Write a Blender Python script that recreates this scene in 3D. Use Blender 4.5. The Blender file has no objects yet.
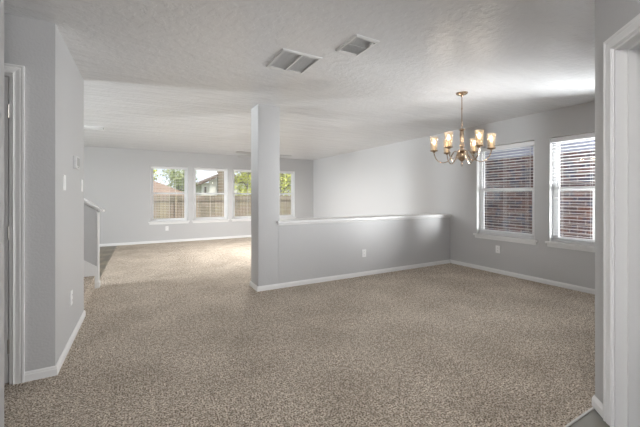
import bpy, bmesh, math, random
from mathutils import Vector, Matrix
random.seed(7)
scene = bpy.context.scene
COL = scene.collection
H = 2.44          # ceiling height
EYE = 1.242
PI = math.pi

# ---------------------------------------------------------------- camera
cam_d = bpy.data.cameras.new('camera')
cam = bpy.data.objects.new('camera', cam_d)
COL.objects.link(cam)
cam_d.sensor_width = 36.0
cam_d.lens = 36.0 * 321.0 / 640.0
cam_d.shift_y = -(213.5 - 196.0) / 640.0
cam_d.clip_start = 0.05
cam_d.clip_end = 300
cam.location = (0, 0, EYE)
cam.rotation_euler = (PI / 2, 0, -math.atan(177.5 / 321.0))
scene.camera = cam

# ---------------------------------------------------------------- exposure
scene.view_settings.view_transform = 'Standard'
scene.view_settings.look = 'None'
scene.view_settings.exposure = 0.38
scene.view_settings.gamma = 1.0
scene.view_settings.use_curve_mapping = False

# ---------------------------------------------------------------- sky
world = bpy.data.worlds.new('sky')
scene.world = world
world.use_nodes = True
wn, wl = world.node_tree.nodes, world.node_tree.links
wn.clear()
wo = wn.new('ShaderNodeOutputWorld'); wb = wn.new('ShaderNodeBackground')
tc = wn.new('ShaderNodeTexCoord'); mp = wn.new('ShaderNodeMapping')
mp.inputs['Scale'].default_value = (1, 1, 3.0)
nz = wn.new('ShaderNodeTexNoise'); nz.inputs['Scale'].default_value = 3.0; nz.inputs['Detail'].default_value = 6
cr = wn.new('ShaderNodeValToRGB')
cr.color_ramp.elements[0].position = 0.40; cr.color_ramp.elements[0].color = (0.66, 0.76, 0.92, 1)
cr.color_ramp.elements[1].position = 0.62; cr.color_ramp.elements[1].color = (0.95, 0.955, 0.96, 1)
wl.new(tc.outputs['Generated'], mp.inputs['Vector']); wl.new(mp.outputs['Vector'], nz.inputs['Vector'])
wl.new(nz.outputs['Fac'], cr.inputs['Fac']); wl.new(cr.outputs['Color'], wb.inputs['Color'])
wb.inputs['Strength'].default_value = 1.35
wl.new(wb.outputs['Background'], wo.inputs['Surface'])

def light(name, kind, loc, energy, color=(1, 1, 1), target=None, size=(1, 1), radius=0.03, portal=False, spread=180):
    d = bpy.data.lights.new(name, kind)
    d.energy = energy; d.color = color
    if kind == 'AREA':
        d.shape = 'RECTANGLE'; d.size, d.size_y = size
        d.cycles.is_portal = portal; d.spread = math.radians(spread)
    elif kind == 'POINT':
        d.shadow_soft_size = radius
    elif kind == 'SUN':
        d.angle = math.radians(1.0)
    o = bpy.data.objects.new(name, d)
    COL.objects.link(o)
    o.location = loc
    if target is not None:
        o.rotation_euler = (Vector(target) - Vector(loc)).to_track_quat('-Z', 'Y').to_euler()
    return o

light('sun', 'SUN', (0, -5, 20), 4.4, (1.0, 0.95, 0.86), target=(-3.0, 5.0, 0))
# daylight through the glazed kitchen door (left of the stairs), then unseen lamps added as fill
light('patio_daylight', 'AREA', (-6.70, 5.78, 1.15), 310, (0.95, 0.98, 1.0), target=(0, 4.6, 1.2), size=(0.74, 2.0), spread=105)
light('side_fill', 'AREA', (6.40, 0.52, 0.85), 230, (0.98, 0.99, 1.0), target=(0, 3.0, 1.0), size=(0.8, 1.1), spread=120)  # unseen lamp added outside the dining wall to brighten the left wall
light('kitchen_fill', 'AREA', (-4.6, 3.88, 1.05), 38, (0.97, 0.98, 1.0), target=(-4.6, 8, 1.05), size=(2.5, 2.0))  # fill lamp added for the far room, behind an invented doorway
light('entry_fill', 'AREA', (4.7, -2.1, 1.5), 330, (1.0, 0.99, 0.97), target=(0, -1.9, 1.6), size=(2.6, 2.0))  # unseen fill lamp added in the entry, no opening behind it
light('hall_fill', 'POINT', (0.1, -0.55, 2.28), 52, (1.0, 0.98, 0.95), radius=0.12)  # bare fill lamp added overhead to brighten the diagonal wall

# ---------------------------------------------------------------- materials
def new_mat(name):
    m = bpy.data.materials.new(name); m.use_nodes = True
    return m, m.node_tree.nodes, m.node_tree.links, m.node_tree.nodes['Principled BSDF']

def srgb(r, g, b):
    return tuple(((c / 255) / 12.92 if c / 255 <= 0.04045 else ((c / 255 + 0.055) / 1.055) ** 2.4) for c in (r, g, b)) + (1,)

def plain(name, color, rough=0.5, metal=0.0, bump=0.0, scale=60.0, vary=0.04):
    """a painted / solid material with a faint procedural variation"""
    m, n, l, p = new_mat(name)
    p.inputs['Roughness'].default_value = rough
    p.inputs['Metallic'].default_value = metal
    t = n.new('ShaderNodeTexCoord'); z = n.new('ShaderNodeTexNoise')
    z.inputs['Scale'].default_value = scale; z.inputs['Detail'].default_value = 3
    l.new(t.outputs['Object'], z.inputs['Vector'])
    mx = n.new('ShaderNodeMixRGB'); mx.blend_type = 'MIX'
    mx.inputs['Color1'].default_value = tuple(c * (1 - vary) for c in color[:3]) + (1,)
    mx.inputs['Color2'].default_value = tuple(min(1, c * (1 + vary)) for c in color[:3]) + (1,)
    l.new(z.outputs['Fac'], mx.inputs['Fac']); l.new(mx.outputs['Color'], p.inputs['Base Color'])
    if bump > 0:
        b = n.new('ShaderNodeBump'); b.inputs['Strength'].default_value = bump; b.inputs['Distance'].default_value = 0.01
        l.new(z.outputs['Fac'], b.inputs['Height']); l.new(b.outputs['Normal'], p.inputs['Normal'])
    return m

M = {}
M['wall'] = plain('wall_paint', (0.53, 0.53, 0.537, 1), 0.5, bump=0.18, scale=70, vary=0.01)
M['trim'] = plain('trim_paint', (0.80, 0.80, 0.80, 1), 0.35, vary=0.01)
M['door'] = plain('door_paint', (0.70, 0.70, 0.70, 1), 0.4, vary=0.01)
M['vinyl'] = plain('window_vinyl', (0.92, 0.92, 0.92, 1), 0.3, vary=0.01)
M['slat'] = plain('blind_slat', (0.82, 0.82, 0.83, 1), 0.45, vary=0.02)
M['plate'] = plain('switch_plastic', (0.86, 0.86, 0.86, 1), 0.3, vary=0.01)
M['grey_plastic'] = plain('thermostat_plastic', (0.36, 0.36, 0.35, 1), 0.4, vary=0.02)
M['dark'] = plain('dark_gap', (0.05, 0.05, 0.05, 1), 0.7)
M['vent'] = plain('vent_enamel', (0.66, 0.66, 0.66, 1), 0.4, vary=0.02)
M['vent_dark'] = plain('vent_duct', (0.58, 0.58, 0.58, 1), 0.8)
M['brass'] = plain('antique_brass', (0.44, 0.33, 0.24, 1), 0.25, metal=1.0, vary=0.12, scale=30)
M['candle'] = plain('candle_sleeve', (0.80, 0.66, 0.46, 1), 0.5)
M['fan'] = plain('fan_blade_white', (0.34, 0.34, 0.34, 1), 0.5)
M['nickel'] = plain('hinge_nickel', (0.5, 0.48, 0.45, 1), 0.3, metal=1.0)
M['strip'] = plain('metal_edge_strip', (0.68, 0.67, 0.64, 1), 0.35, metal=0.4)
M['siding'] = plain('cream_siding', srgb(214, 205, 190), 0.8, vary=0.05, scale=3)
M['white_siding'] = plain('white_siding', srgb(232, 228, 222), 0.8, vary=0.03, scale=3)
M['fascia'] = plain('brown_fascia', srgb(96, 76, 60), 0.8)
M['soffit'] = plain('pale_soffit', srgb(176, 178, 200), 0.7)
M['bark'] = plain('bark', srgb(84, 66, 50), 0.9, vary=0.3, scale=12, bump=0.5)
M['concrete'] = plain('pale_concrete', (0.62, 0.60, 0.56, 1), 0.8, vary=0.08, scale=5)
M['ladder'] = plain('blind_cord', (0.75, 0.75, 0.74, 1), 0.7)

def ceiling_mat():
    m, n, l, p = new_mat('ceiling_texture')
    p.inputs['Roughness'].default_value = 0.27
    p.inputs['Specular IOR Level'].default_value = 0.8
    p.inputs['Base Color'].default_value = (0.745, 0.75, 0.765, 1)
    t = n.new('ShaderNodeTexCoord')
    a = n.new('ShaderNodeTexNoise'); a.inputs['Scale'].default_value = 16; a.inputs['Detail'].default_value = 5
    b = n.new('ShaderNodeTexNoise'); b.inputs['Scale'].default_value = 60; b.inputs['Detail'].default_value = 3
    l.new(t.outputs['Object'], a.inputs['Vector']); l.new(t.outputs['Object'], b.inputs['Vector'])
    ramp = n.new('ShaderNodeValToRGB'); ramp.color_ramp.elements[0].position = 0.45; ramp.color_ramp.elements[1].position = 0.58
    l.new(a.outputs['Fac'], ramp.inputs['Fac'])
    ad = n.new('ShaderNodeMath'); ad.operation = 'MULTIPLY_ADD'; ad.inputs[1].default_value = 0.35
    l.new(b.outputs['Fac'], ad.inputs[0]); l.new(ramp.outputs['Color'], ad.inputs[2])
    bp = n.new('ShaderNodeBump'); bp.inputs['Strength'].default_value = 0.26; bp.inputs['Distance'].default_value = 0.005
    l.new(ad.outputs['Value'], bp.inputs['Height'])
    mpn = n.new('ShaderNodeMapping'); mpn.inputs['Scale'].default_value = (0.5, 2.2, 1)
    c = n.new('ShaderNodeTexNoise'); c.inputs['Scale'].default_value = 3.0; c.inputs['Detail'].default_value = 4
    l.new(t.outputs['Object'], mpn.inputs['Vector']); l.new(mpn.outputs['Vector'], c.inputs['Vector'])
    b2 = n.new('ShaderNodeBump'); b2.inputs['Strength'].default_value = 0.5; b2.inputs['Distance'].default_value = 0.03
    l.new(c.outputs['Fac'], b2.inputs['Height']); l.new(bp.outputs['Normal'], b2.inputs['Normal'])
    l.new(b2.outputs['Normal'], p.inputs['Normal'])
    return m
M['ceiling'] = ceiling_mat()

def carpet_mat():
    m, n, l, p = new_mat('flecked_carpet')
    p.inputs['Roughness'].default_value = 0.95
    p.inputs['Specular IOR Level'].default_value = 0.1
    t = n.new('ShaderNodeTexCoord')
    def noise(scale, detail, rough=0.5):
        z = n.new('ShaderNodeTexNoise'); z.inputs['Scale'].default_value = scale
        z.inputs['Detail'].default_value = detail; z.inputs['Roughness'].default_value = rough
        l.new(t.outputs['Object'], z.inputs['Vector']); return z
    fine = noise(105, 4, 0.7); big = noise(2.2, 3)
    r = n.new('ShaderNodeValToRGB')
    e = r.color_ramp.elements
    e[0].position = 0.42; e[0].color = srgb(114, 101, 89)
    e[1].position = 0.58; e[1].color = srgb(255, 247, 234)
    k = e.new(0.5); k.color = srgb(219, 204, 187)
    l.new(fine.outputs['Fac'], r.inputs['Fac'])
    mx = n.new('ShaderNodeMixRGB'); mx.blend_type = 'MULTIPLY'; mx.inputs['Fac'].default_value = 1
    r2 = n.new('ShaderNodeValToRGB')
    r2.color_ramp.elements[0].position = 0.35; r2.color_ramp.elements[0].color = (0.82, 0.81, 0.80, 1)
    r2.color_ramp.elements[1].position = 0.65; r2.color_ramp.elements[1].color = (1, 1, 1, 1)
    l.new(big.outputs['Fac'], r2.inputs['Fac'])
    l.new(r.outputs['Color'], mx.inputs['Color1']); l.new(r2.outputs['Color'], mx.inputs['Color2'])
    med = noise(30, 3, 0.65)
    r3 = n.new('ShaderNodeValToRGB')
    r3.color_ramp.elements[0].position = 0.36; r3.color_ramp.elements[0].color = (0.66, 0.64, 0.62, 1)
    r3.color_ramp.elements[1].position = 0.60; r3.color_ramp.elements[1].color = (1, 1, 1, 1)
    l.new(med.outputs['Fac'], r3.inputs['Fac'])
    m3 = n.new('ShaderNodeMixRGB'); m3.blend_type = 'MULTIPLY'; m3.inputs['Fac'].default_value = 1
    l.new(mx.outputs['Color'], m3.inputs['Color1']); l.new(r3.outputs['Color'], m3.inputs['Color2'])
    l.new(m3.outputs['Color'], p.inputs['Base Color'])
    bp = n.new('ShaderNodeBump'); bp.inputs['Strength'].default_value = 0.9; bp.inputs['Distance'].default_value = 0.012
    l.new(fine.outputs['Fac'], bp.inputs['Height']); l.new(bp.outputs['Normal'], p.inputs['Normal'])
    return m
M['carpet'] = carpet_mat()

def brick_mat(name, axes, c1, c2, mortar, bw, rh, ms, scale_noise=3.0, third=None, rough=0.85, bump=0.5, offset=0.5):
    """axes: which object axes run along and up the face"""
    m, n, l, p = new_mat(name)
    p.inputs['Roughness'].default_value = rough
    t = n.new('ShaderNodeTexCoord'); s = n.new('ShaderNodeSeparateXYZ'); c = n.new('ShaderNodeCombineXYZ')
    l.new(t.outputs['Object'], s.inputs[0])
    l.new(s.outputs[axes[0]], c.inputs[0]); l.new(s.outputs[axes[1]], c.inputs[1])
    b = n.new('ShaderNodeTexBrick')
    b.offset = offset
    b.inputs['Scale'].default_value = 1; b.inputs['Brick Width'].default_value = bw
    b.inputs['Row Height'].default_value = rh; b.inputs['Mortar Size'].default_value = ms
    b.inputs['Mortar Smooth'].default_value = 0.1
    b.inputs['Color1'].default_value = c1; b.inputs['Color2'].default_value = c2; b.inputs['Mortar'].default_value = mortar
    l.new(c.outputs[0], b.inputs['Vector'])
    z = n.new('ShaderNodeTexNoise'); z.inputs['Scale'].default_value = scale_noise; z.inputs['Detail'].default_value = 4
    l.new(t.outputs['Object'], z.inputs['Vector'])
    out = b.outputs['Color']
    if third:
        r = n.new('ShaderNodeValToRGB'); r.color_ramp.elements[0].position = 0.48; r.color_ramp.elements[1].position = 0.6
        l.new(z.outputs['Fac'], r.inputs['Fac'])
        mx = n.new('ShaderNodeMixRGB'); mx.inputs['Color2'].default_value = third
        mul = n.new('ShaderNodeMath'); mul.operation = 'MULTIPLY'
        inv = n.new('ShaderNodeMath'); inv.operation = 'SUBTRACT'; inv.inputs[0].default_value = 1
        l.new(b.outputs['Fac'], inv.inputs[1])
        l.new(inv.outputs[0], mul.inputs[0]); l.new(r.outputs['Color'], mul.inputs[1])
        l.new(mul.outputs[0], mx.inputs['Fac']); l.new(out, mx.inputs['Color1']); out = mx.outputs['Color']
    l.new(out, p.inputs['Base Color'])
    bp = n.new('ShaderNodeBump'); bp.inputs['Strength'].default_value = bump; bp.inputs['Distance'].default_value = 0.01; bp.invert = True
    l.new(b.outputs['Fac'], bp.inputs['Height']); l.new(bp.outputs['Normal'], p.inputs['Normal'])
    return m
M['brick'] = brick_mat('red_brick', ('Y', 'Z'), srgb(112, 74, 66), srgb(78, 58, 62), srgb(146, 134, 132), 0.25, 0.086, 0.010,
                       scale_noise=5, third=srgb(62, 62, 84))
M['tile'] = brick_mat('grey_floor_tile', ('X', 'Y'), srgb(112, 114, 116), srgb(108, 110, 112), srgb(96, 96, 96), 1.2, 0.6, 0.003,
                      scale_noise=4, third=srgb(124, 120, 112), rough=0.3, bump=0.2)
M['plank'] = brick_mat('wood_look_floor', ('Y', 'X'), srgb(118, 108, 88), srgb(92, 84, 68), srgb(60, 52, 42), 0.9, 0.15, 0.003,
                       scale_noise=3, third=srgb(134, 122, 98), rough=0.35, bump=0.2)
M['fence_wood'] = brick_mat('weathered_fence_boards', ('Z', 'X'), srgb(156, 144, 118), srgb(116, 106, 88), srgb(52, 42, 34), 9.0, 0.14, 0.008,
                            scale_noise=2, third=srgb(148, 132, 116), rough=0.9, bump=0.4)
M['shingle'] = brick_mat('pinkish_shingles', ('X', 'Z'), srgb(196, 164, 148), srgb(182, 152, 138), srgb(160, 134, 122), 0.5, 0.12, 0.01,
                         scale_noise=2, third=srgb(176, 146, 130), rough=0.9)
M['tan_brick'] = brick_mat('tan_chimney_brick', ('X', 'Z'), srgb(128, 108, 88), srgb(108, 92, 76), srgb(156, 144, 126), 0.4, 0.15, 0.02, rough=0.9)
M['grass'] = plain('lawn', srgb(96, 110, 58), 0.95, vary=0.35, scale=6, bump=0.5)

def leaf_mat(name, ca, cb):
    m, n, l, p = new_mat(name)
    p.inputs['Roughness'].default_value = 0.7
    t = n.new('ShaderNodeTexCoord'); z = n.new('ShaderNodeTexNoise'); z.inputs['Scale'].default_value = 1.6; z.inputs['Detail'].default_value = 4
    r = n.new('ShaderNodeValToRGB'); r.color_ramp.elements[0].position = 0.38; r.color_ramp.elements[0].color = ca
    r.color_ramp.elements[1].position = 0.62; r.color_ramp.elements[1].color = cb
    l.new(t.outputs['Object'], z.inputs['Vector']); l.new(z.outputs['Fac'], r.inputs['Fac']); l.new(r.outputs['Color'], p.inputs['Base Color'])
    return m
M['leaf_lime'] = leaf_mat('yellow_green_leaves', srgb(170, 176, 52), srgb(226, 228, 110))
M['leaf_green'] = leaf_mat('green_leaves', srgb(120, 136, 84), srgb(190, 198, 140))
M['leaf_olive'] = leaf_mat('olive_leaves', srgb(84, 92, 60), srgb(134, 140, 84))

def glass_mat(name, tint=(1, 1, 1, 1), refl=1.0, rough=0.0, frost=0.0):
    """thin glass: clear straight through, mirror-like by Fresnel"""
    m = bpy.data.materials.new(name); m.use_nodes = True
    n, l = m.node_tree.nodes, m.node_tree.links; n.clear()
    o = n.new('ShaderNodeOutputMaterial'); mx = n.new('ShaderNodeMixShader')
    tr = n.new('ShaderNodeBsdfTransparent'); gl = n.new('ShaderNodeBsdfGlossy'); lw = n.new('ShaderNodeLayerWeight')
    tr.inputs['Color'].default_value = tint; gl.inputs['Roughness'].default_value = rough
    pw = n.new('ShaderNodeMath'); pw.operation = 'POWER'; pw.inputs[1].default_value = 4.0
    ma = n.new('ShaderNodeMath'); ma.operation = 'MULTIPLY_ADD'; ma.inputs[1].default_value = 0.6 * refl; ma.inputs[2].default_value = 0.05 * refl
    l.new(lw.outputs['Facing'], pw.inputs[0]); l.new(pw.outputs[0], ma.inputs[0]); l.new(ma.outputs[0], mx.inputs['Fac'])
    l.new(tr.outputs[0], mx.inputs[1]); l.new(gl.outputs[0], mx.inputs[2]); out = mx.outputs[0]
    if frost:
        tl = n.new('ShaderNodeBsdfTranslucent'); tl.inputs['Color'].default_value = (0.95, 0.78, 0.58, 1)
        m2 = n.new('ShaderNodeMixShader'); m2.inputs['Fac'].default_value = frost
        l.new(out, m2.inputs[1]); l.new(tl.outputs[0], m2.inputs[2]); out = m2.outputs[0]
    l.new(out, o.inputs['Surface'])
    return m
M['glass'] = glass_mat('window_glass', (0.97, 0.98, 0.98, 1), 1.2)
M['dark_glass'] = glass_mat('blue_grey_pane', (0.3, 0.36, 0.46, 1), 2.0)
M['shade'] = glass_mat('amber_tinted_glass', (0.98, 0.94, 0.88, 1), 0.8, 0.05, 0.07)

def emit_mat(name, col, s):
    m, n, l, p = new_mat(name)
    p.inputs['Base Color'].default_value = col
    p.inputs['Emission Color'].default_value = col; p.inputs['Emission Strength'].default_value = s
    return m
M['bulb'] = emit_mat('lit_candle_bulb', (1.0, 0.86, 0.64, 1), 2.2)
M['globe'] = plain('opal_globe', (0.72, 0.71, 0.69, 1), 0.3)
M['screen'] = plain('lcd_grey', (0.30, 0.32, 0.30, 1), 0.2)

# ---------------------------------------------------------------- helpers
def prop(o, label=None, cat=None, group=None, kind=None):
    if label: o['label'] = label
    if cat: o['category'] = cat
    if group: o['group'] = group
    if kind: o['kind'] = kind
    return o

def empty(name, loc, label, cat, group=None):
    o = bpy.data.objects.new(name, None); COL.objects.link(o); o.location = loc; o.empty_display_size = 0.1
    return prop(o, label, cat, group)

def link(name, bm, mat, parent=None, smooth=False, kind=None):
    bmesh.ops.recalc_face_normals(bm, faces=bm.faces)
    me = bpy.data.meshes.new(name); bm.to_mesh(me); bm.free()
    if smooth:
        for f in me.polygons: f.use_smooth = True
        me.set_sharp_from_angle(angle=math.radians(40))
    me.materials.append(M[mat] if isinstance(mat, str) else mat)
    o = bpy.data.objects.new(name, me); COL.objects.link(o)
    if parent is not None: o.parent = parent
    if kind: o['kind'] = kind
    return o

def box(bm, x0, x1, y0, y1, z0, z1, T=None):
    vs = [bm.verts.new((T @ Vector(p)) if T else p) for p in
          [(x0, y0, z0), (x1, y0, z0), (x1, y1, z0), (x0, y1, z0), (x0, y0, z1), (x1, y0, z1), (x1, y1, z1), (x0, y1, z1)]]
    for f in [(0, 3, 2, 1), (4, 5, 6, 7), (0, 1, 5, 4), (1, 2, 6, 5), (2, 3, 7, 6), (3, 0, 4, 7)]:
        bm.faces.new([vs[i] for i in f])
    return vs

def bevel(bm, w, seg=2):
    bmesh.ops.bevel(bm, geom=list(bm.edges), offset=w, segments=seg, affect='EDGES', profile=0.5)

def bbox(x0, x1, y0, y1, z0, z1, w=0.003, seg=2, T=None):
    bm = bmesh.new(); box(bm, x0, x1, y0, y1, z0, z1, T); bevel(bm, w, seg); return bm

def prism(bm, poly, vec, T=None):
    """closed polygon (3-D points) pushed along vec"""
    a = [Vector(p) for p in poly]; b = [p + Vector(vec) for p in a]
    if T: a = [T @ p for p in a]; b = [T @ p for p in b]
    va = [bm.verts.new(p) for p in a]; vb = [bm.verts.new(p) for p in b]
    k = len(a)
    bm.faces.new(va); bm.faces.new(vb[::-1])
    for i in range(k): bm.faces.new([va[i], va[(i + 1) % k], vb[(i + 1) % k], vb[i]])

def lathe(bm, prof, seg=24, T=None, closed=False):
    rings = []
    for r, z in prof:
        ring = []
        for k in range(seg):
            a = 2 * PI * k / seg
            p = Vector((max(r, 0.0004) * math.cos(a), max(r, 0.0004) * math.sin(a), z))
            ring.append(bm.verts.new(T @ p if T else p))
        rings.append(ring)
    for i in range(len(rings) - 1):
        for k in range(seg):
            bm.faces.new([rings[i][k], rings[i][(k + 1) % seg], rings[i + 1][(k + 1) % seg], rings[i + 1][k]])
    if closed:
        for k in range(seg):
            bm.faces.new([rings[-1][k], rings[-1][(k + 1) % seg], rings[0][(k + 1) % seg], rings[0][k]])
    else:
        bm.faces.new(rings[0][::-1]); bm.faces.new(rings[-1])

def tube(bm, pts, r, seg=8, cyclic=False):
    pts = [Vector(p) for p in pts]; n = len(pts)
    rr = r if isinstance(r, (list, tuple)) else [r] * n
    rings = []; ref = Vector((0, 0, 1)) if abs((pts[1] - pts[0]).normalized().z) < 0.9 else Vector((1, 0, 0))
    for i, p in enumerate(pts):
        if cyclic: d = pts[(i + 1) % n] - pts[i - 1]
        else: d = pts[min(i + 1, n - 1)] - pts[max(i - 1, 0)]
        d.normalize(); s = d.cross(ref)
        if s.length < 1e-4: s = d.orthogonal()
        s.normalize(); u = s.cross(d).normalized(); ref = u
        rings.append([bm.verts.new(p + rr[i] * (math.cos(2 * PI * k / seg) * s + math.sin(2 * PI * k / seg) * u)) for k in range(seg)])
    for i in range(n if cyclic else n - 1):
        a, b = rings[i], rings[(i + 1) % n]
        for k in range(seg): bm.faces.new([a[k], a[(k + 1) % seg], b[(k + 1) % seg], b[k]])
    if not cyclic: bm.faces.new(rings[0][::-1]); bm.faces.new(rings[-1])

def frame(O, U, N):
    """local frame: x along the wall, y out of the wall into the room, z up"""
    U = Vector(U).normalized(); N = Vector(N).normalized(); Zv = Vector((0, 0, 1))
    return Matrix(((U.x, N.x, Zv.x, O[0]), (U.y, N.y, Zv.y, O[1]), (U.z, N.z, Zv.z, O[2] if len(O) > 2 else 0), (0, 0, 0, 1)))

def wall(name, T, length, z1, thick, holes=(), mat='wall', z0=0.0):
    """slab whose room face is y=0; holes = (u0,u1,z0,z1); one clean shell"""
    us = sorted({0.0, length} | {h[0] for h in holes} | {h[1] for h in holes})
    zs = sorted({z0, z1} | {h[2] for h in holes} | {h[3] for h in holes})
    us = [u for u in us if 0 <= u <= length]; zs = [z for z in zs if z0 <= z <= z1]
    def solid(i, j):
        if i < 0 or j < 0 or i >= len(us) - 1 or j >= len(zs) - 1: return False
        cu, cz = (us[i] + us[i + 1]) / 2, (zs[j] + zs[j + 1]) / 2
        return not any(h[0] < cu < h[1] and h[2] < cz < h[3] for h in holes)
    bm = bmesh.new(); cache = {}
    def v(u, y, z):
        k = (round(u, 5), y, round(z, 5))
        if k not in cache: cache[k] = bm.verts.new(T @ Vector((u, y, z)))
        return cache[k]
    for i in range(len(us) - 1):
        for j in range(len(zs) - 1):
            if not solid(i, j): continue
            a, b, c, d = us[i], us[i + 1], zs[j], zs[j + 1]; t = -thick
            bm.faces.new([v(a, 0, c), v(b, 0, c), v(b, 0, d), v(a, 0, d)])
            bm.faces.new([v(a, t, c), v(a, t, d), v(b, t, d), v(b, t, c)])
            if not solid(i - 1, j): bm.faces.new([v(a, 0, c), v(a, 0, d), v(a, t, d), v(a, t, c)])
            if not solid(i + 1, j): bm.faces.new([v(b, 0, c), v(b, t, c), v(b, t, d), v(b, 0, d)])
            if not solid(i, j - 1): bm.faces.new([v(a, 0, c), v(a, t, c), v(b, t, c), v(b, 0, c)])
            if not solid(i, j + 1): bm.faces.new([v(a, 0, d), v(b, 0, d), v(b, t, d), v(a, t, d)])
    return link(name, bm, mat, kind='structure')

def sweep(bm, pts, prof, side=1):
    """sweep a (offset, z) profile along a flat path with mitred corners; offset grows to the left (side=1)"""
    P = [Vector((p[0], p[1])) for p in pts]; n = len(P); st = []
    for i in range(n):
        d0 = (P[i] - P[i - 1]).normalized() if i > 0 else None
        d1 = (P[i + 1] - P[i]).normalized() if i < n - 1 else None
        if d0 is None: d0 = d1
        if d1 is None: d1 = d0
        n0 = Vector((-d0.y, d0.x)) * side; n1 = Vector((-d1.y, d1.x)) * side
        m = (n0 + n1); m = m / max(m.dot(n0), 0.2) if m.length > 1e-6 else n0
        st.append([bm.verts.new((P[i].x + m.x * o, P[i].y + m.y * o, z)) for o, z in prof])
    k = len(prof)
    for i in range(n - 1):
        for j in range(k):
            bm.faces.new([st[i][j], st[i][(j + 1) % k], st[i + 1][(j + 1) % k], st[i + 1][j]])
    bm.faces.new(st[0][::-1]); bm.faces.new(st[-1])

BASE = [(0, 0), (0.014, 0), (0.014, 0.044), (0.010, 0.050), (0.010, 0.055), (0.005, 0.064), (0, 0.064)]
def baseboard(name, pts, side=1):
    bm = bmesh.new(); sweep(bm, pts, BASE, side)
    return link(name, bm, 'trim', kind='structure')

CASE = [(0, 0), (0, 0.010), (0.006, 0.016), (0.014, 0.012), (0.020, 0.012), (0.040, 0.017), (0.046, 0.013), (0.054, 0.020), (0.062, 0.020), (0.062, 0)]
def casing(T, u0, u1, ztop, parent):
    bm = bmesh.new(); st = []
    for kind in range(4):
        ring = []
        for d, h in CASE:
            u = (u0 - d) if kind < 2 else (u1 + d); z = 0 if kind in (0, 3) else ztop + d
            ring.append(bm.verts.new(T @ Vector((u, h, z))))
        st.append(ring)
    k = len(CASE)
    for i in range(3):
        for j in range(k): bm.faces.new([st[i][j], st[i][(j + 1) % k], st[i + 1][(j + 1) % k], st[i + 1][j]])
    bm.faces.new(st[0][::-1]); bm.faces.new(st[3])
    return link('casing', bm, 'trim', parent)

# ---------------------------------------------------------------- floors, ceiling, ground
XR, YF = 5.0, 9.5
P45 = Vector((2.338, 0.873)); D45 = Vector((-0.70711, -0.70711)); N45 = Vector((-0.70711, 0.70711))
END45 = P45 + D45 * 1.45
XK = -6.5         # kitchen side wall

bm = bmesh.new()
box(bm, -0.53, XR, 0.873, YF, -0.12, 0.0)
box(bm, -1.80, -0.53, 0.873, 4.08, -0.12, 0.0)
box(bm, -0.56, -0.53, 4.08, YF, -0.12, 0.0)
link('floor', bm, 'carpet', kind='structure')
bm = bmesh.new(); box(bm, -1.80, XR, -4.0, 0.873, -0.12, -0.004)
link('floor', bm, 'tile', kind='structure')
bm = bmesh.new(); box(bm, XK, -0.56, 5.36, YF, -0.12, -0.004); box(bm, XK, -0.56, 4.08, 5.36, -0.12, -0.006)
link('floor', bm, 'plank', kind='structure')
bm = bmesh.new(); box(bm, -0.53, 2.335, 0.866, 0.876, -0.004, 0.005); bevel(bm, 0.002, 1)
link('trim_1', bm, 'strip', kind='structure')
bm = bmesh.new(); box(bm, XK, XR, -4.0, YF, H, H + 0.16)
link('ceiling', bm, 'ceiling', kind='structure')
bm = bmesh.new()
prism(bm, [(XK - 0.6, -4.6, H + 0.16), (XR + 0.45, -4.6, H + 0.16), (XR + 0.45, -4.6, H + 0.3), (0.25, -4.6, H + 0.9), (XK - 0.6, -4.6, H + 0.3)], (0, 14.6, 0))
o = link('roof', bm, 'shingle', kind='structure')
bm = bmesh.new(); box(bm, -60, 70, -20, 90, -0.95, -0.75)
link('ground', bm, 'grass', kind='structure')
bm = bmesh.new(); box(bm, -7, XR + 0.2, YF + 0.14, 14.7, -0.76, -0.68)
link('bounce_slab', bm, 'concrete', kind='structure')  # pale slab added out of sight to bounce sunlight onto the ceiling

# ---------------------------------------------------------------- walls
FW = [(0.18, 1.09), (1.24, 2.17), (2.325, 3.245), (3.395, 4.315)]     # windows in the far wall
FZ = (0.56, 2.04)
RW = [(2.582, 3.510), (1.455, 2.384)]                                  # windows in the dining wall
RZ = (0.60, 2.065)
TF = frame((XK, YF), (1, 0, 0), (0, -1, 0))
wall('wall_far', TF, XR - XK + 0.14, H, 0.14, [(a - XK, b - XK, FZ[0], FZ[1]) for a, b in FW] + [(1.2, 2.55, 0.9, 2.04)])
TR = frame((XR, YF), (0, -1, 0), (-1, 0, 0))
wall('wall_right', TR, YF + 4.0, H, 0.14, [(YF - b, YF - a, RZ[0], RZ[1]) for a, b in RW + [(0.93, 1.43)]])
TK = frame((XK, 4.08), (0, 1, 0), (1, 0, 0))
wall('wall_kitchen', TK, YF - 4.08, H, 0.14, [(1.33, 2.07, 0.0, 2.1)])
TD = frame((-1.80, 2.84), (1, 0, 0), (0, -1, 0))
wall('wall_closet', TD, 1.27, H, 0.12, [(0.24, 1.048, 0.0, 2.046)])
wall('wall_left', frame((-0.53, 2.96), (0, 1, 0), (1, 0, 0)), 1.12, H, 0.12)
wall('wall_stair', frame((-0.65, 4.08), (-1, 0, 0), (0, 1, 0)), XK * -1 - 0.65, H, 0.12, [(2.7, 5.2, 0.0, 2.1)])
wall('wall_alcove', frame((-1.80, 1.9), (0, 1, 0), (1, 0, 0)), 0.94, H, 0.12)
wall('wall_hall', frame((-0.53, -4.0), (0, 1, 0), (1, 0, 0)), 5.9, H, 0.12)
wall('wall_alcove_side', frame((-0.65, 1.9), (-1, 0, 0), (0, 1, 0)), 1.15, H, 0.12)
T45 = frame((P45.x, P45.y), (D45.x, D45.y, 0), (N45.x, N45.y, 0))
wall('wall_diagonal', T45, 1.45, H, 0.12, [(0.188, 1.03, 0.0, 2.030)])
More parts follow.
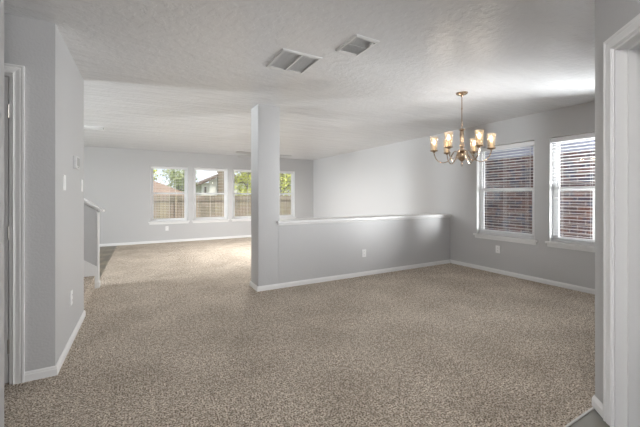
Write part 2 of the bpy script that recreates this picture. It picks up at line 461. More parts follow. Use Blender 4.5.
wall('wall_dining_near', frame((P45.x + 0.05, P45.y), (1, 0, 0), (0, 1, 0)), XR - P45.x - 0.05, H, 0.12)
wall('wall_powder', frame((END45.x + 0.09, END45.y), (1, 0, 0), (0, -1, 0)), XR - END45.x - 0.09, H, 0.12)
wall('wall_entry', frame((-0.53, -4.0), (1, 0, 0), (0, 1, 0)), XR + 0.53, H, 0.14)

# column and half wall that divide the two rooms
CX0, CX1, CY0, CY1 = 1.315, 1.622, 4.05, 4.36
bm = bmesh.new(); vs = box(bm, CX0, CX1, CY0, CY1, 0, H)
bmesh.ops.bevel(bm, geom=[e for e in bm.edges if abs(e.verts[0].co.z - e.verts[1].co.z) > 1], offset=0.016, segments=4, affect='EDGES', profile=0.5)
link('wall_column', bm, 'wall', kind='structure', smooth=True)
bm = bmesh.new(); box(bm, CX1 - 0.02, XR, CY0, CY1, 0, 0.865)
link('wall_half', bm, 'wall', kind='structure')
bm = bmesh.new(); box(bm, 1.582, XR, CY0 - 0.034, CY1 + 0.034, 0.872, 0.906); bevel(bm, 0.008, 3)
link('trim_2', bm, 'trim', kind='structure')
bm = bmesh.new()
sweep(bm, [(1.60, CY0), (XR, CY0)], [(0, 0.846), (0.010, 0.846), (0.014, 0.852), (0.010, 0.858), (0.022, 0.872), (0, 0.872)], side=-1)
link('trim_3', bm, 'trim', kind='structure')

baseboard('baseboard_left', [(-0.69, 2.84), (-0.53, 2.84), (-0.53, 4.08), (-0.62, 4.08)], side=-1)
baseboard('baseboard_far', [(XK, YF), (XR, YF), (XR, CY1), (CX0, CY1), (CX0, CY0), (XR, CY0), (XR, 0.873), (P45.x, P45.y), tuple(P45 + D45 * 0.126)], side=-1)
baseboard('baseboard_hall', [(-0.53, -4.0), (-0.53, 1.9), (-1.80, 1.9), (-1.80, 2.84), (-1.622, 2.84)], side=-1)

# ---------------------------------------------------------------- windows and blinds
def window(name, T, w, z0, z1, depth=0.085, sill=True):
    """white single-hung window set into the opening; T at the opening's first corner"""
    root = bpy.data.objects.new(name, None); COL.objects.link(root); root['kind'] = 'structure'
    root.matrix_world = T
    I = None
    f = 0.048; zm = z0 + (z1 - z0) * 0.50
    def ring(bm, x0, x1, y0, y1, a, b, t, tb=None):
        tb = tb or t
        box(bm, x0, x0 + t, y0, y1, a, b); box(bm, x1 - t, x1, y0, y1, a, b)
        box(bm, x0 + t, x1 - t, y0, y1, b - t, b); box(bm, x0 + t, x1 - t, y0, y1, a, a + tb)
    bm = bmesh.new(); ring(bm, 0, w, -0.14, -depth, z0, z1, f)
    link('window_frame', bm, 'vinyl', root)
    bm = bmesh.new(); ring(bm, f, w - f, -0.128, -0.108, zm - 0.012, z1 - f, 0.024, 0.05)
    s = link('upper_sash', bm, 'vinyl', root)
    bm = bmesh.new(); box(bm, f + 0.022, w - f - 0.022, -0.120, -0.116, zm + 0.028, z1 - f - 0.022); link('glass', bm, 'glass', s)
    bm = bmesh.new(); ring(bm, f, w - f, -0.106, -0.086, z0 + f - 0.02, zm + 0.035, 0.028, 0.05)
    s = link('lower_sash', bm, 'vinyl', root)
    bm = bmesh.new(); box(bm, f + 0.026, w - f - 0.026, -0.098, -0.094, z0 + f + 0.016, zm - 0.004); link('glass', bm, 'glass', s)
    bm = bmesh.new()
    box(bm, 0.0, 0.004, -depth, -0.001, z0, z1); box(bm, w - 0.004, w, -depth, -0.001, z0, z1); box(bm, 0.004, w - 0.004, -depth, -0.001, z1 - 0.004, z1)
    link('jamb_liner', bm, 'trim', root)
    if sill:
        bm = bmesh.new()
        box(bm, 0.001, w - 0.001, -depth, 0.0, z0 - 0.02, z0 + 0.004)
        box(bm, -0.045, w + 0.045, 0.0, 0.032, z0 - 0.024, z0 + 0.004); 
        bmesh.ops.bevel(bm, geom=list(bm.edges), offset=0.003, segments=1, affect='EDGES')
        link('window_sill', bm, 'trim', root)
        bm = bmesh.new(); box(bm, -0.022, w + 0.022, 0.0, 0.016, z0 - 0.062, z0 - 0.024); box(bm, -0.022, w + 0.022, 0.0, 0.010, z0 - 0.070, z0 - 0.062)
        link('apron', bm, 'trim', root)
    return root

def make_blind(T, w, z0, z1, label, tilt, group, wand_side=0.93):
    root = bpy.data.objects.new('window_blind', None); COL.objects.link(root); root.matrix_world = T
    prop(root, label, 'blind', group)
    yc = -0.048
    bm = bbox(0.008, w - 0.008, yc - 0.028, yc + 0.034, z1 - 0.075, z1 - 0.014, 0.004)
    link('headrail', bm, 'slat', root)
    bm = bmesh.new(); pitch = 0.0435; z = z1 - 0.10; c, s = math.cos(tilt), math.sin(tilt); hw = 0.025; n = 0
    while z > z0 + 0.055:
        pts = []
        for q in (-1, -0.33, 0.33, 1):
            pts.append((q * hw, 0.0018 * (1 - q * q)))
        top = [(yc + a * c - b * s, z + a * s + b * c + 0.001) for a, b in pts]
        bot = [(yc + a * c - b * s, z + a * s + b * c - 0.001) for a, b in pts]
        poly = [(0.012, y, zz) for y, zz in top] + [(0.012, y, zz) for y, zz in reversed(bot)]
        prism(bm, poly, (w - 0.024, 0, 0))
        z -= pitch; n += 1
    link('slats', bm, 'slat', root)
    bm = bbox(0.012, w - 0.012, yc - 0.024, yc + 0.024, z0 + 0.012, z0 + 0.030, 0.004)
    link('bottom_rail', bm, 'slat', root)
    for fx in (0.14, 0.5, 0.86):
        bm = bmesh.new()
        for yy in (yc - 0.027, yc + 0.027):
            box(bm, w * fx - 0.0012, w * fx + 0.0012, yy - 0.0008, yy + 0.0008, z0 + 0.02, z1 - 0.07)
        link('ladder_cord', bm, 'ladder', root)
    bm = bmesh.new(); xx = w * wand_side
    tube(bm, [(xx, yc + 0.038, z1 - 0.075), (xx, yc + 0.040, z1 - 0.75)], 0.004, 6)
    link('tilt_wand', bm, 'ladder', root)
    return root

names = ['white slatted blind in the first window from the left on the far wall',
         'white slatted blind in the second window from the left on the far wall',
         'white slatted blind in the far-wall window just left of the column',
         'white slatted blind in the far-wall window seen just right of the column']
k = 1
for i, (a, b) in enumerate(FW):
    T = frame((a, YF), (1, 0, 0), (0, -1, 0))
    window('window_%d' % k, T, b - a, FZ[0], FZ[1]); k += 1
    make_blind(T, b - a, FZ[0], FZ[1], names[i], math.radians(3), 'blinds in the far wall windows', 0.66)
names = ['white slatted blind in the dining window behind the chandelier', 'white slatted blind in the dining window nearest the white doorway at right']
for i, (a, b) in enumerate(RW):
    T = frame((XR, b), (0, -1, 0), (-1, 0, 0))
    window('window_%d' % k, T, b - a, RZ[0], RZ[1]); k += 1
    make_blind(T, b - a, RZ[0], RZ[1], names[i], math.radians((2, 4.5)[i]), 'blinds in the dining windows')
# openings outside the photograph: kitchen window, narrow dining window added for the side lamp, glazed kitchen door
T = frame((XK + 1.2, YF), (1, 0, 0), (0, -1, 0)); window('window_7', T, 1.35, 0.9, 2.04)
T = frame((XR, 1.43), (0, -1, 0), (-1, 0, 0)); window('window_8', T, 0.5, RZ[0], RZ[1], sill=False)  # unseen window added as an opening for the side fill
T = frame((XK, 4.08 + 1.33), (0, 1, 0), (1, 0, 0))
root = bpy.data.objects.new('door_3', None); COL.objects.link(root); root.matrix_world = T; root['kind'] = 'structure'
bm = bmesh.new()
box(bm, 0, 0.05, -0.1, -0.05, 0, 2.1); box(bm, 0.69, 0.74, -0.1, -0.05, 0, 2.1)
box(bm, 0.05, 0.69, -0.1, -0.05, 0, 0.08); box(bm, 0.05, 0.69, -0.1, -0.05, 2.03, 2.1)
link('door_frame', bm, 'vinyl', root)
bm = bmesh.new(); box(bm, 0.05, 0.69, -0.078, -0.073, 0.08, 2.03)
link('glass', bm, 'glass', root)

root = bpy.data.objects.new('added_door_4', None); COL.objects.link(root); root.matrix_world = frame((-3.35, 4.08), (-1, 0, 0), (0, 1, 0)); root['kind'] = 'structure'  # glazed doors invented as an opening for the kitchen fill
bm = bmesh.new()
for x0, x1 in ((0, 1.27), (1.23, 2.5)):
    box(bm, x0, x0 + 0.06, -0.1, -0.05, 0, 2.1); box(bm, x1 - 0.06, x1, -0.1, -0.05, 0, 2.1)
    box(bm, x0 + 0.06, x1 - 0.06, -0.1, -0.05, 0, 0.08); box(bm, x0 + 0.06, x1 - 0.06, -0.1, -0.05, 2.03, 2.1)
link('door_frame', bm, 'vinyl', root)
bm = bmesh.new(); box(bm, 0.06, 1.23, -0.078, -0.073, 0.08, 2.03); box(bm, 1.29, 2.44, -0.078, -0.073, 0.08, 2.03)
link('glass', bm, 'glass', root)

for a, b in FW:
    light('sky_portal', 'AREA', ((a + b) / 2, YF + 0.16, 1.3), 1, target=((a + b) / 2, 0, 1.3), size=(b - a, FZ[1] - FZ[0]), portal=True)
for a, b in RW:
    light('sky_portal', 'AREA', (XR + 0.16, (a + b) / 2, 1.33), 1, target=(0, (a + b) / 2, 1.33), size=(b - a, RZ[1] - RZ[0]), portal=True)

# ---------------------------------------------------------------- doors
# closet door in the alcove at left
root = bpy.data.objects.new('door_1', None); COL.objects.link(root); root['kind'] = 'structure'; root.location = (-1.56, 2.84, 0)
TL = frame((0, 0), (1, 0, 0), (0, -1, 0)); W = 0.808
casing(TL, 0.0, W, 2.046, root)
bm = bmesh.new()
box(bm, 0.0, 0.016, -0.12, 0.0, 0, 2.046, TL); box(bm, W - 0.016, W, -0.12, 0.0, 0, 2.046, TL); box(bm, 0.016, W - 0.016, -0.12, 0, 2.030, 2.046, TL)
link('jamb', bm, 'trim', root)
bm = bmesh.new(); u0, u1 = 0.020, W - 0.022
def panelled(bm, T, u0, u1, za, zb, y0, y1):
    """slab with raised panels: stiles, rails and two columns of three panels"""
    st, mid = 0.11, 0.10; um = (u0 + u1) / 2
    rails = [(za, za + 0.22), (za + 0.86, za + 1.0), (za + 1.60, za + 1.70), (zb - 0.11, zb)]
    box(bm, u0, u0 + st, y0, y1, za, zb, T); box(bm, u1 - st, u1, y0, y1, za, zb, T); box(bm, um - mid / 2, um + mid / 2, y0, y1, za, zb, T)
    for a, b in rails:
        box(bm, u0 + st, um - mid / 2, y0, y1, a, b, T); box(bm, um + mid / 2, u1 - st, y0, y1, a, b, T)
    for i in range(3):
        a, b = rails[i][1], rails[i + 1][0]
        for p, q in ((u0 + st, um - mid / 2), (um + mid / 2, u1 - st)):
            box(bm, p, q, y0 + 0.010, y1 - 0.010, a, b, T)
            box(bm, p + 0.03, q - 0.03, y0 + 0.004, y1 - 0.004, a + 0.03, b - 0.03, T)
panelled(bm, TL, u0, u1, 0.012, 2.026, -0.038, -0.002)
slab = link('door_slab', bm, 'door', root)
for z in (0.25, 1.0, 1.80):
    bm = bmesh.new(); tube(bm, [TL @ Vector((W - 0.020, -0.004, z - 0.045)), TL @ Vector((W - 0.020, -0.004, z + 0.045))], 0.007, 10)
    link('hinge', bm, 'nickel', slab)
bm = bmesh.new(); lathe(bm, [(0.028, 0), (0.028, 0.006), (0.011, 0.01), (0.011, 0.035), (0.026, 0.045), (0.028, 0.058), (0.018, 0.068), (0, 0.07)], 20,
                        Matrix.Translation((0.09, 0.010, 0.95)) @ Matrix.Rotation(PI / 2, 4, 'X'))
link('door_knob', bm, 'nickel', slab, smooth=True)

# doorway in the diagonal wall at right: casing, jamb with stop
root = bpy.data.objects.new('door_2', None); COL.objects.link(root); root['kind'] = 'structure'
casing(T45, 0.188, 1.03, 2.030, root)
bm = bmesh.new()
box(bm, 0.188, 0.201, -0.122, 0.002, 0, 2.030, T45); box(bm, 1.017, 1.03, -0.122, 0.002, 0, 2.030, T45); box(bm, 0.201, 1.017, -0.122, 0.002, 2.017, 2.030, T45)
link('jamb', bm, 'trim', root)
bm = bmesh.new()
box(bm, 0.201, 0.213, -0.090, -0.050, 0, 2.017, T45); box(bm, 1.005, 1.017, -0.090, -0.050, 0, 2.017, T45); box(bm, 0.213, 1.005, -0.090, -0.050, 2.005, 2.017, T45)
link('door_stop', bm, 'trim', root)

# ---------------------------------------------------------------- stairs behind the left wall
bm = bmesh.new(); x = -0.56; n = 9
poly = [(x, 0)]
for i in range(n):
    poly.append((x - 0.26 * i, 0.172 * (i + 1))); poly.append((x - 0.26 * (i + 1), 0.172 * (i + 1)))
poly.append((x - 0.26 * n, 0))
prism(bm, [(a, 4.085, b) for a, b in poly], (0, 1.135, 0))
link('stairs', bm, 'carpet', kind='structure')
sl = 0.69
bm = bmesh.new()
prism(bm, [(-0.535, 5.24, 0), (-0.535, 5.24, 1.065), (-1.4, 5.24, 1.065 + 0.865 * sl), (-1.4, 5.24, 0)], (0, 0.10, 0))
link('wall_knee', bm, 'wall', kind='structure')
bm = bmesh.new()
c = 0.045
prism(bm, [(-0.465, 5.205, 1.062 - 0.055 * sl), (-0.465, 5.205, 1.062 - 0.055 * sl + 0.03), (-1.4, 5.205, 1.062 + 0.88 * sl + 0.03), (-1.4, 5.205, 1.062 + 0.88 * sl)], (0, 0.19, 0))
prism(bm, [(-0.505, 5.222, 1.030), (-0.505, 5.222, 1.052), (-1.4, 5.222, 1.052 + 0.895 * sl), (-1.4, 5.222, 1.030 + 0.895 * sl)], (0, 0.156, 0))
link('trim_4', bm, 'trim', kind='structure')
bm = bmesh.new()
prism(bm, [(-0.535, 5.225, 0), (-0.535, 5.225, 0.290), (-1.4, 5.225, 0.290 + 0.865 * sl), (-1.4, 5.225, 0)], (0, 0.015, 0))
link('trim_5', bm, 'trim', kind='structure')
bm = bmesh.new()
box(bm, -0.540, -0.518, 5.232, 5.345, 0, 1.030); box(bm, -0.546, -0.508, 5.224, 5.352, 0, 0.075)
bmesh.ops.bevel(bm, geom=list(bm.edges), offset=0.003, segments=1, affect='EDGES')
link('trim_6', bm, 'trim', kind='structure')

# ---------------------------------------------------------------- wall plates
def plate(name, T, label, cat, group=None, kind='outlet'):
    root = bpy.data.objects.new(name, None); COL.objects.link(root); root.matrix_world = T
    prop(root, label, cat, group)
    link('cover_plate', bbox(-0.037, 0.037, 0, 0.007, -0.059, 0.059, 0.002), 'plate', root)
    if kind == 'outlet':
        for zz in (-0.022, 0.022):
            r = link('receptacle', bbox(-0.017, 0.017, 0.005, 0.009, zz - 0.015, zz + 0.015, 0.0015), 'plate', root)
            bm = bmesh.new(); box(bm, -0.008, -0.005, 0.0088, 0.0094, zz - 0.003, zz + 0.007); box(bm, 0.005, 0.008, 0.0088, 0.0094, zz - 0.003, zz + 0.007)
            box(bm, -0.002, 0.002, 0.0088, 0.0094, zz - 0.011, zz - 0.007)
            link('slots', bm, 'dark', r)
    else:
        link('rocker', bbox(-0.017, 0.017, 0.005, 0.010, -0.033, 0.033, 0.002), 'plate', root)
    for zz in ((0.0,) if kind == 'outlet' else (-0.048, 0.048)):
        bm = bmesh.new()
        lathe(bm, [(0.003, 0.0055), (0.003, 0.007)], 8, Matrix.Translation((0, 0, zz)) @ Matrix.Rotation(-PI / 2, 4, 'X'))
        link('screw', bm, 'nickel', root)
    return root

plate('wall_outlet', frame((3.024, CY0, 0.350), (1, 0, 0), (0, -1, 0)), 'white outlet plate on the half wall below its ledge', 'outlet')
plate('wall_outlet', frame((XR, 3.13, 0.385), (0, -1, 0), (-1, 0, 0)), 'white outlet plate under the dining window behind the chandelier', 'outlet')
plate('wall_outlet', frame((0.574, YF, 0.375), (1, 0, 0), (0, -1, 0)), 'small white outlet plate under the leftmost far window', 'outlet')
plate('wall_outlet', frame((-0.53, 3.40, 0.38), (0, 1, 0), (1, 0, 0)), 'white outlet plate low on the bright left wall', 'outlet')
plate('light_switch', frame((-0.53, 3.12, 1.345), (0, 1, 0), (1, 0, 0)), 'white light switch plate on the left wall, left of the thermostat', 'switch', kind='switch')
plate('light_switch', frame((-0.53, 3.93, 1.345), (0, 1, 0), (1, 0, 0)), 'white light switch plate on the left wall near its far corner', 'switch', kind='switch')
T = frame((-0.53, 3.57, 1.54), (0, 1, 0), (1, 0, 0))
root = bpy.data.objects.new('thermostat', None); COL.objects.link(root); root.matrix_world = T
prop(root, 'small grey thermostat box on the left wall above the light switches', 'thermostat')
link('body', bbox(-0.075, 0.075, 0, 0.026, -0.055, 0.055, 0.004), 'vent', root)
link('screen', bbox(-0.055, 0.055, 0.025, 0.029, -0.032, 0.042, 0.001), 'grey_plastic', root)
link('button', bbox(-0.03, 0.03, 0.025, 0.029, -0.047, -0.039, 0.001), 'grey_plastic', root)

# ---------------------------------------------------------------- ceiling registers
def vent(x0, x1, y0, y1, label, along='x', div=True, fr=0.028, nl=13, lever=False):
    cx, cy = (x0 + x1) / 2, (y0 + y1) / 2
    root = empty('ceiling_vent', (cx, cy, H), label, 'vent', None)
    hx, hy = (x1 - x0) / 2, (y1 - y0) / 2
    bm = bmesh.new(); prof = [(0, 0.0), (0, -0.005), (0.006, -0.012), (fr - 0.004, -0.014), (fr, -0.010), (fr, 0.0)]
    rings = []
    for sx, sy in ((-1, -1), (1, -1), (1, 1), (-1, 1)):
        rings.append([bm.verts.new((sx * (hx - d), sy * (hy - d), z)) for d, z in prof])
    for i in range(4):
        a, b = rings[i], rings[(i + 1) % 4]
        for j in range(len(prof)): bm.faces.new([a[j], a[(j + 1) % len(prof)], b[(j + 1) % len(prof)], b[j]])
    link('frame', bm, 'vent', root)
    bm = bmesh.new(); box(bm, -hx + fr, hx - fr, -hy + fr, hy - fr, -0.0025, -0.0005); link('duct_backing', bm, 'vent_dark', root)
    def louvers(a0, a1, b0, b1):
        bm = bmesh.new()
        for i in range(nl):
            p = b0 + (b1 - b0) * (i + 0.5) / nl; w = (b1 - b0) / nl * 0.40
            quad = [(-w, -0.009), (-w, -0.0075), (w, -0.0035), (w, -0.005)]
            if along == 'x': prism(bm, [(a0, p + q, z) for q, z in quad], (a1 - a0, 0, 0))
            else: prism(bm, [(p + q, a0, z) for q, z in quad], (0, a1 - a0, 0))
        link('louvers', bm, 'vent', root)
    if div == 'y':   # bar runs along y, louvers along x
        louvers(-hx + fr, -0.006, -hy + fr, hy - fr); louvers(0.006, hx - fr, -hy + fr, hy - fr)
        bm = bmesh.new(); box(bm, -0.006, 0.006, -hy + fr, hy - fr, -0.015, -0.003); link('divider', bm, 'trim', root)
    elif div == 'x':
        louvers(-hx + fr, hx - fr, -hy + fr, -0.004); louvers(-hx + fr, hx - fr, 0.004, hy - fr)
        bm = bmesh.new(); box(bm, -hx + fr, hx - fr, -0.004, 0.004, -0.009, -0.003); link('divider', bm, 'vent_dark', root)
    else: louvers(-hx + fr, hx - fr, -hy + fr, hy - fr)
    if lever:
        bm = bmesh.new(); box(bm, hx - fr - 0.02, hx - fr - 0.006, -hy + fr + 0.01, -hy + fr + 0.05, -0.02, -0.009); link('damper_lever', bm, 'trim', root)
    return root
vent(0.995, 1.365, 2.42, 2.83, 'square white ceiling vent with a central bar, nearest the column', div='y', nl=16)
vent(1.385, 1.605, 1.945, 2.245, 'smaller white ceiling vent to the right of the square one', div='x', nl=8, lever=True)
vent(-0.90, -0.60, 6.72, 6.87, 'small ceiling vent seen just right of the left wall', div=False, nl=6, fr=0.02).scale = (1, 1, 2.2)

# ---------------------------------------------------------------- ceiling fan in the back room
fx, fy = 2.38, 7.03
fan = empty('ceiling_fan', (fx, fy, H), 'white ceiling fan in the back room, half hidden by the column', 'fan')
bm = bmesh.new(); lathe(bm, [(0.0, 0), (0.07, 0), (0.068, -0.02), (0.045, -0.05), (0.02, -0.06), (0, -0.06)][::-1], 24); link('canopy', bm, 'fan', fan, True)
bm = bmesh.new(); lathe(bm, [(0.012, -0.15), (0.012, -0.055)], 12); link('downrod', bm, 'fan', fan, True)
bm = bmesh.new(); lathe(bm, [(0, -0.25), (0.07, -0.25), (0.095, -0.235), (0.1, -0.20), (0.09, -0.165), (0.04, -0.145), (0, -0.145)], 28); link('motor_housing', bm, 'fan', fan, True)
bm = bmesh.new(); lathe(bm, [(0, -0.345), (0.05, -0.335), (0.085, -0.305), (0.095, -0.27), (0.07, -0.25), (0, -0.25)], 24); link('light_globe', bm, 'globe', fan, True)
light('back_floor_fill', 'AREA', (fx, fy, H - 0.36), 75, (1.0, 0.98, 0.95), target=(fx, fy, 0), size=(0.18, 0.18))  # fill added under the unlit globe to brighten the back carpet
for kk in range(5):
    a = math.radians(-28.9 + 12 + 72 * kk)
    R = Matrix.Rotation(a, 4, 'Z') @ Matrix.Translation((0, 0, -0.262)) @ Matrix.Rotation(math.radians(10), 4, 'X')
    bm = bmesh.new(); out = [(0.19, -0.05), (0.30, -0.062), (0.60, -0.068), (0.66, -0.05), (0.675, 0), (0.66, 0.05), (0.60, 0.068), (0.30, 0.062), (0.19, 0.05)]
    prism(bm, [(x, y, -0.004) for x, y in out], (0, 0, 0.008), R)
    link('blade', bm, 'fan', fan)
    bm = bmesh.new(); prism(bm, [(0.08, -0.014, 0.004), (0.15, -0.02, 0.004), (0.24, -0.03, 0.004), (0.24, 0.03, 0.004), (0.15, 0.02, 0.004), (0.08, 0.014, 0.004)], (0, 0, 0.005), R)
    link('blade_iron', bm, 'nickel', fan)

# ---------------------------------------------------------------- chandelier
cx, cy = 3.25, 2.468
ch = empty('chandelier', (cx, cy, H), 'brass chandelier with six lit glass candle shades hanging before the dining windows', 'chandelier')
def zz(px): return 1.242 + (196 - px) / 86.0 - H     # measured heights, relative to the ceiling
bm = bmesh.new(); lathe(bm, [(0, -0.045), (0.012, -0.042), (0.018, -0.030), (0.045, -0.022), (0.064, -0.010), (0.066, 0), (0, 0)], 28); link('canopy', bm, 'brass', ch, True)
bm = bmesh.new(); lathe(bm, [(0.0055, -0.33), (0.0055, -0.04)], 10); lathe(bm, [(0.009, -0.335), (0.009, -0.32)], 10); lathe(bm, [(0.009, -0.19), (0.009, -0.175)], 10)
link('stem', bm, 'brass', ch, True)
bm = bmesh.new()
for i, (z, rot) in enumerate([(-0.348, 0), (-0.372, 1), (-0.395, 0)]):
    pts = []
    for q in range(14):
        t = 2 * PI * q / 14; u, w = 0.011 * math.cos(t), 0.019 * math.sin(t)
        pts.append((u, 0, z + w) if not rot else (0, u, z + w))
    tube(bm, pts, 0.0028, 6, cyclic=True)
link('chain', bm, 'brass', ch, True)
prof = [(0.0, -0.825), (0.006, -0.823), (0.009, -0.815), (0.006, -0.806), (0.004, -0.800), (0.016, -0.794), (0.030, -0.780), (0.047, -0.757), (0.054, -0.735),
        (0.050, -0.715), (0.036, -0.697), (0.022, -0.688), (0.040, -0.680), (0.046, -0.670), (0.040, -0.660), (0.020, -0.652),
        (0.017, -0.640), (0.028, -0.625), (0.030, -0.605), (0.022, -0.590), (0.016, -0.575), (0.020, -0.560), (0.023, -0.500), (0.021, -0.455), (0.016, -0.440),
        (0.034, -0.432), (0.036, -0.424), (0.016, -0.416), (0.008, -0.410), (0, -0.408)]
bm = bmesh.new(); lathe(bm, prof, 28); link('center_column', bm, 'brass', ch, True)
bm = bmesh.new(); pts = [(0.014 * math.cos(2 * PI * q / 16), 0, -0.838 + 0.014 * math.sin(2 * PI * q / 16)) for q in range(16)]
tube(bm, pts, 0.003, 6, cyclic=True); link('bottom_ring', bm, 'brass', ch, True)
def spline(cp, n=26):
    out = []
    P_ = [cp[0]] + cp + [cp[-1]]
    for i in range(1, len(P_) - 2):
        for s in range(n // (len(cp) - 1)):
            t = s / (n // (len(cp) - 1)); p0, p1, p2, p3 = P_[i - 1], P_[i], P_[i + 1], P_[i + 2]
            out.append(tuple(0.5 * (2 * p1[j] + (p2[j] - p0[j]) * t + (2 * p0[j] - 5 * p1[j] + 4 * p2[j] - p3[j]) * t * t + (3 * p1[j] - p0[j] - 3 * p2[j] + p3[j]) * t ** 3) for j in range(2)))
    out.append(cp[-1]); return out
arm_c = spline([(0.035, -0.70), (0.075, -0.675), (0.105, -0.715), (0.15, -0.785), (0.215, -0.805), (0.275, -0.765), (0.302, -0.700), (0.305, -0.672)], 56)
zb = -0.672
arm0 = []
bm = bmesh.new(); tube(bm, [(r, 0, z) for r, z in arm_c], 0.0052, 8)
scr = [(0.105 + 0.024 * (1 - q / 26) * math.cos(PI * 0.9 + q * 0.30) , -0.742 + 0.024 * (1 - q / 26) * math.sin(PI * 0.9 + q * 0.30)) for q in range(20)]
tube(bm, [(r, 0, z) for r, z in scr], 0.0035, 6)
m_arm = link('arm', bm, 'brass', ch, True)
bm = bmesh.new(); lathe(bm, [(0, zb - 0.012), (0.010, zb - 0.010), (0.016, zb), (0.040, zb + 0.006), (0.046, zb + 0.014), (0.043, zb + 0.018), (0.016, zb + 0.012), (0.014, zb + 0.022), (0, zb + 0.022)], 22, Matrix.Translation((0.305, 0, 0)))
m_cup = link('candle_cup', bm, 'brass', m_arm, True)
bm = bmesh.new(); r0, r1 = 0.037, 0.048
lathe(bm, [(r0, zb + 0.020), (r0 + 0.002, zb + 0.06), (r0 + 0.004, zb + 0.12), (r1, zb + 0.178), (r1 - 0.0025, zb + 0.178), (r0 + 0.0015, zb + 0.12), (r0 - 0.0005, zb + 0.06), (r0 - 0.0025, zb + 0.022)], 26, Matrix.Translation((0.305, 0, 0)), closed=True)
m_shade = link('glass_shade', bm, 'shade', m_arm, True)
bm = bmesh.new(); lathe(bm, [(0.0125, zb + 0.02), (0.0125, zb + 0.085), (0.0, zb + 0.085)], 16, Matrix.Translation((0.305, 0, 0)))
m_candle = link('candle_sleeve', bm, 'candle', m_arm, True)
bm = bmesh.new(); lathe(bm, [(0.006, zb + 0.085), (0.012, zb + 0.097), (0.0165, zb + 0.112), (0.014, zb + 0.130), (0.007, zb + 0.147), (0.0, zb + 0.156)], 16, Matrix.Translation((0.305, 0, 0)))
m_bulb = link('bulb', bm, 'bulb', m_arm, True)
yaw = -math.atan2(cx, cy)      # one pair of arms lies square to the way into the room
for i in range(6):
    if i == 0: arm = m_arm
    else:
        arm = m_arm.copy(); COL.objects.link(arm); arm.parent = ch
        for s in (m_cup, m_shade, m_candle, m_bulb):
            c2 = s.copy(); COL.objects.link(c2); c2.parent = arm
    ang = yaw + math.radians(4 + 60 * i)
    arm.rotation_euler = (0, 0, ang)
    light('chandelier_bulb_light', 'POINT', (cx + 0.305 * math.cos(ang), cy + 0.305 * math.sin(ang), H + zb + 0.125), 3.0, (1.0, 0.96, 0.92), radius=0.02)

# ---------------------------------------------------------------- brick house beside the dining windows
bx = 7.0
nb = empty('brick_house', (bx, 2.5, -0.75), 'red and dark brick neighbour house wall seen through the dining windows', 'house')
def wl_(v): return v
def at(o, *p): return tuple(Vector(p) - Vector(o.location))
wy0, wy1, wz0, wz1 = 1.70, 2.65, 0.10, 1.42
bm = bmesh.new()
oy, oz = nb.location.y, nb.location.z
def nbx(bm, x0, x1, y0, y1, z0, z1): box(bm, x0 - bx, x1 - bx, y0 - oy, y1 - oy, z0 - oz, z1 - oz)
nbx(bm, 7.0, 7.3, -3, wy0, -0.75, 2.08); nbx(bm, 7.0, 7.3, wy1, 8, -0.75, 2.08)
nbx(bm, 7.0, 7.3, wy0, wy1, -0.75, wz0); nbx(bm, 7.0, 7.3, wy0, wy1, wz1, 2.08)
link('brick_wall', bm, 'brick', nb)
bm = bmesh.new(); nbx(bm, 6.98, 7.3, -3, 8, 2.08, 2.42); link('frieze_board', bm, 'soffit', nb)
bm = bmesh.new(); nbx(bm, 6.60, 7.6, -3.2, 8.2, 2.42, 2.52); link('eave', bm, 'soffit', nb)
bm = bmesh.new(); prism(bm, [(-0.42, -5.7, 2.52 - oz), (5.5, -5.7, 5.0 - oz), (5.5, -5.7, 2.52 - oz)], (0, 11.4, 0)); link('roof', bm, 'shingle', nb)
bm = bmesh.new()
nbx(bm, 7.02, 7.08, wy0, wy0 + 0.05, wz0, wz1); nbx(bm, 7.02, 7.08, wy1 - 0.05, wy1, wz0, wz1)
nbx(bm, 7.02, 7.08, wy0 + 0.05, wy1 - 0.05, wz0, wz0 + 0.05); nbx(bm, 7.02, 7.08, wy0 + 0.05, wy1 - 0.05, wz1 - 0.05, wz1)
nbx(bm, 7.02, 7.08, wy0 + 0.05, wy1 - 0.05, 0.74, 0.78)
nbf = link('window', bm, 'vinyl', nb)
bm = bmesh.new(); nbx(bm, 7.05, 7.055, wy0 + 0.05, wy1 - 0.05, wz0 + 0.05, wz1 - 0.05); link('pane', bm, 'dark_glass', nbf)
bm = bmesh.new()
for q in range(11): nbx(bm, 7.10, 7.104, wy0 + 0.06 + q * 0.08, wy0 + 0.12 + q * 0.08, wz0 + 0.05, wz1 - 0.05)
link('blind', bm, 'slat', nbf)

# ---------------------------------------------------------------- back yard: fence, houses, trees
fence = empty('wooden_fence', (3, 15, -0.75), 'weathered wooden plank fence across the yard behind the far windows', 'fence')
bm = bmesh.new(); box(bm, -12, 10, 0, 0.022, 0, 2.02); link('plank_panel', bm, 'fence_wood', fence)
for z in (0.3, 1.05, 1.8):
    bm = bmesh.new(); box(bm, -9, 10, -0.045, 0, z, z + 0.09); link('rail', bm, 'fence_wood', fence)
for i in range(9):
    x = -8.4 + i * 2.2
    bm = bmesh.new(); box(bm, x, x + 0.09, -0.14, -0.045, 0, 2.0); link('fence_post', bm, 'fence_wood', fence)

h1 = empty('low_house', (0, 30, -0.75), 'single-storey house with a pinkish shingle roof behind the fence, seen in the leftmost far window', 'house')
bm = bmesh.new(); box(bm, -6.5, 3.0, 0.3, 8, 0, 2.0); link('wall', bm, 'siding', h1)
bm = bmesh.new()
prism(bm, [(-7.0, 0, 2.0), (3.4, 0, 2.0), (3.4, 0, 2.2), (-0.6, 0, 3.85), (-3.4, 0, 3.85), (-7.0, 0, 2.2)], (0, 8.6, 0)); link('roof', bm, 'shingle', h1)

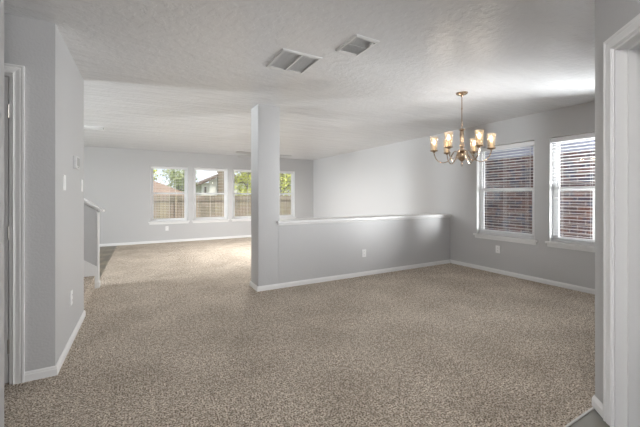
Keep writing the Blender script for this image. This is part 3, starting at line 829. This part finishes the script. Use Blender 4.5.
h2 = empty('gabled_house', (8.4, 48, -0.75), 'tall cream and white house with brick chimney, seen in the second far window', 'house')
bm = bmesh.new(); box(bm, -1.0, 6.5, 0.4, 9, 0, 3.9); link('wall', bm, 'white_siding', h2)
bm = bmesh.new(); prism(bm, [(-0.0, 0.2, 0.0), (2.6, 0.2, 0), (2.6, 0.2, 5.2), (-0.0, 0.2, 4.15)], (0, 0.2, 0)); link('gable_wall', bm, 'white_siding', h2)
bm = bmesh.new(); prism(bm, [(-2.4, -0.4, 3.05), (2.6, -0.4, 5.35), (5.0, -0.4, 4.2), (7.2, -0.4, 3.1), (7.2, -0.4, 3.3), (5.0, -0.4, 4.45), (2.6, -0.4, 5.65), (-2.4, -0.4, 3.35)], (0, 9.5, 0)); link('roof', bm, 'fascia', h2)
bm = bmesh.new(); box(bm, 1.15, 2.35, -0.6, 0.4, 0, 6.0); box(bm, 1.05, 2.45, -0.7, 0.5, 5.8, 5.95); link('chimney', bm, 'tan_brick', h2)
bm = bmesh.new(); box(bm, -0.62, -0.35, 0.33, 0.39, 2.3, 3.3); link('window', bm, 'fascia', h2)

def tree(name, loc, h, spread, crown_z, leaf, label, n, size, group=None, seed=1):
    rnd = random.Random(seed)
    root = empty(name, loc, label, 'tree', group)
    bm = bmesh.new()
    tube(bm, [(0, 0, 0), (0.05, 0.02, h * 0.3), (-0.04, 0.05, h * 0.55), (0.05, 0, h * 0.85)], [h * 0.03, h * 0.026, h * 0.018, h * 0.006], 8)
    link('trunk', bm, 'bark', root, True)
    bm = bmesh.new(); tips = []
    for i in range(14):
        a = rnd.uniform(0, 2 * PI); z0 = rnd.uniform(0.28, 0.7) * h; r = spread * rnd.uniform(0.5, 0.95)
        p = [(0, 0, z0), (r * 0.45 * math.cos(a), r * 0.45 * math.sin(a), z0 + 0.10 * h), (r * math.cos(a), r * math.sin(a), z0 + rnd.uniform(0.08, 0.26) * h)]
        tube(bm, p, [h * 0.011, h * 0.007, h * 0.002], 5); tips += [p[1], p[2]]
    link('branches', bm, 'bark', root, True)
    bm = bmesh.new()
    for i in range(n):
        t = rnd.choice(tips + [(0, 0, h * 0.9)])
        c = Vector(t) + Vector((rnd.gauss(0, 1), rnd.gauss(0, 1), rnd.gauss(0, 0.75))) * spread * 0.24
        if c.z < crown_z or math.hypot(c.x, c.y) > spread * 1.02: continue
        u = Vector((rnd.gauss(0, 1), rnd.gauss(0, 1), rnd.gauss(0, 1))).normalized(); v = u.orthogonal().normalized(); s = size * rnd.uniform(0.6, 1.3)
        w = u.cross(v)
        vs = [bm.verts.new(c + d) for d in (v * s, w * s * 0.45 + u * s * 0.1, -v * s, -w * s * 0.45 + u * s * 0.1)]
        bm.faces.new(vs)
    link('foliage', bm, leaf, root)
    return root
tree('leafy_tree', (5.0, 17.2, -0.75), 4.0, 0.95, 0.9, 'leaf_lime', 'yellow-green tree behind the fence in the window just left of the column', 2000, 0.075, seed=3)
tree('leafy_tree', (7.1, 17.4, -0.75), 4.2, 1.0, 0.9, 'leaf_lime', 'yellow-green tree with dark branches in the window just right of the column', 1500, 0.075, seed=8)
tree('leafy_tree', (-1.0, 44, -0.75), 7.4, 2.6, 2, 'leaf_lime', 'bright green tree behind the pinkish roof, leftmost of those above it', 2400, 0.22, seed=5)
tree('leafy_tree', (4.2, 46, -0.75), 6.2, 2.3, 1.5, 'leaf_green', 'grey-green tree behind the pinkish roof, lower and right of the bright one', 2200, 0.2, seed=6)
tree('leafy_tree', (10.3, 30, -0.75), 6.5, 2.3, 1.2, 'leaf_olive', 'dark olive tree farther back behind the yellow-green trees, left one', 2600, 0.17, seed=11)
tree('leafy_tree', (15.2, 31, -0.75), 7.0, 2.4, 1.2, 'leaf_olive', 'dark olive tree farther back behind the yellow-green trees, right one', 2600, 0.17, seed=12)
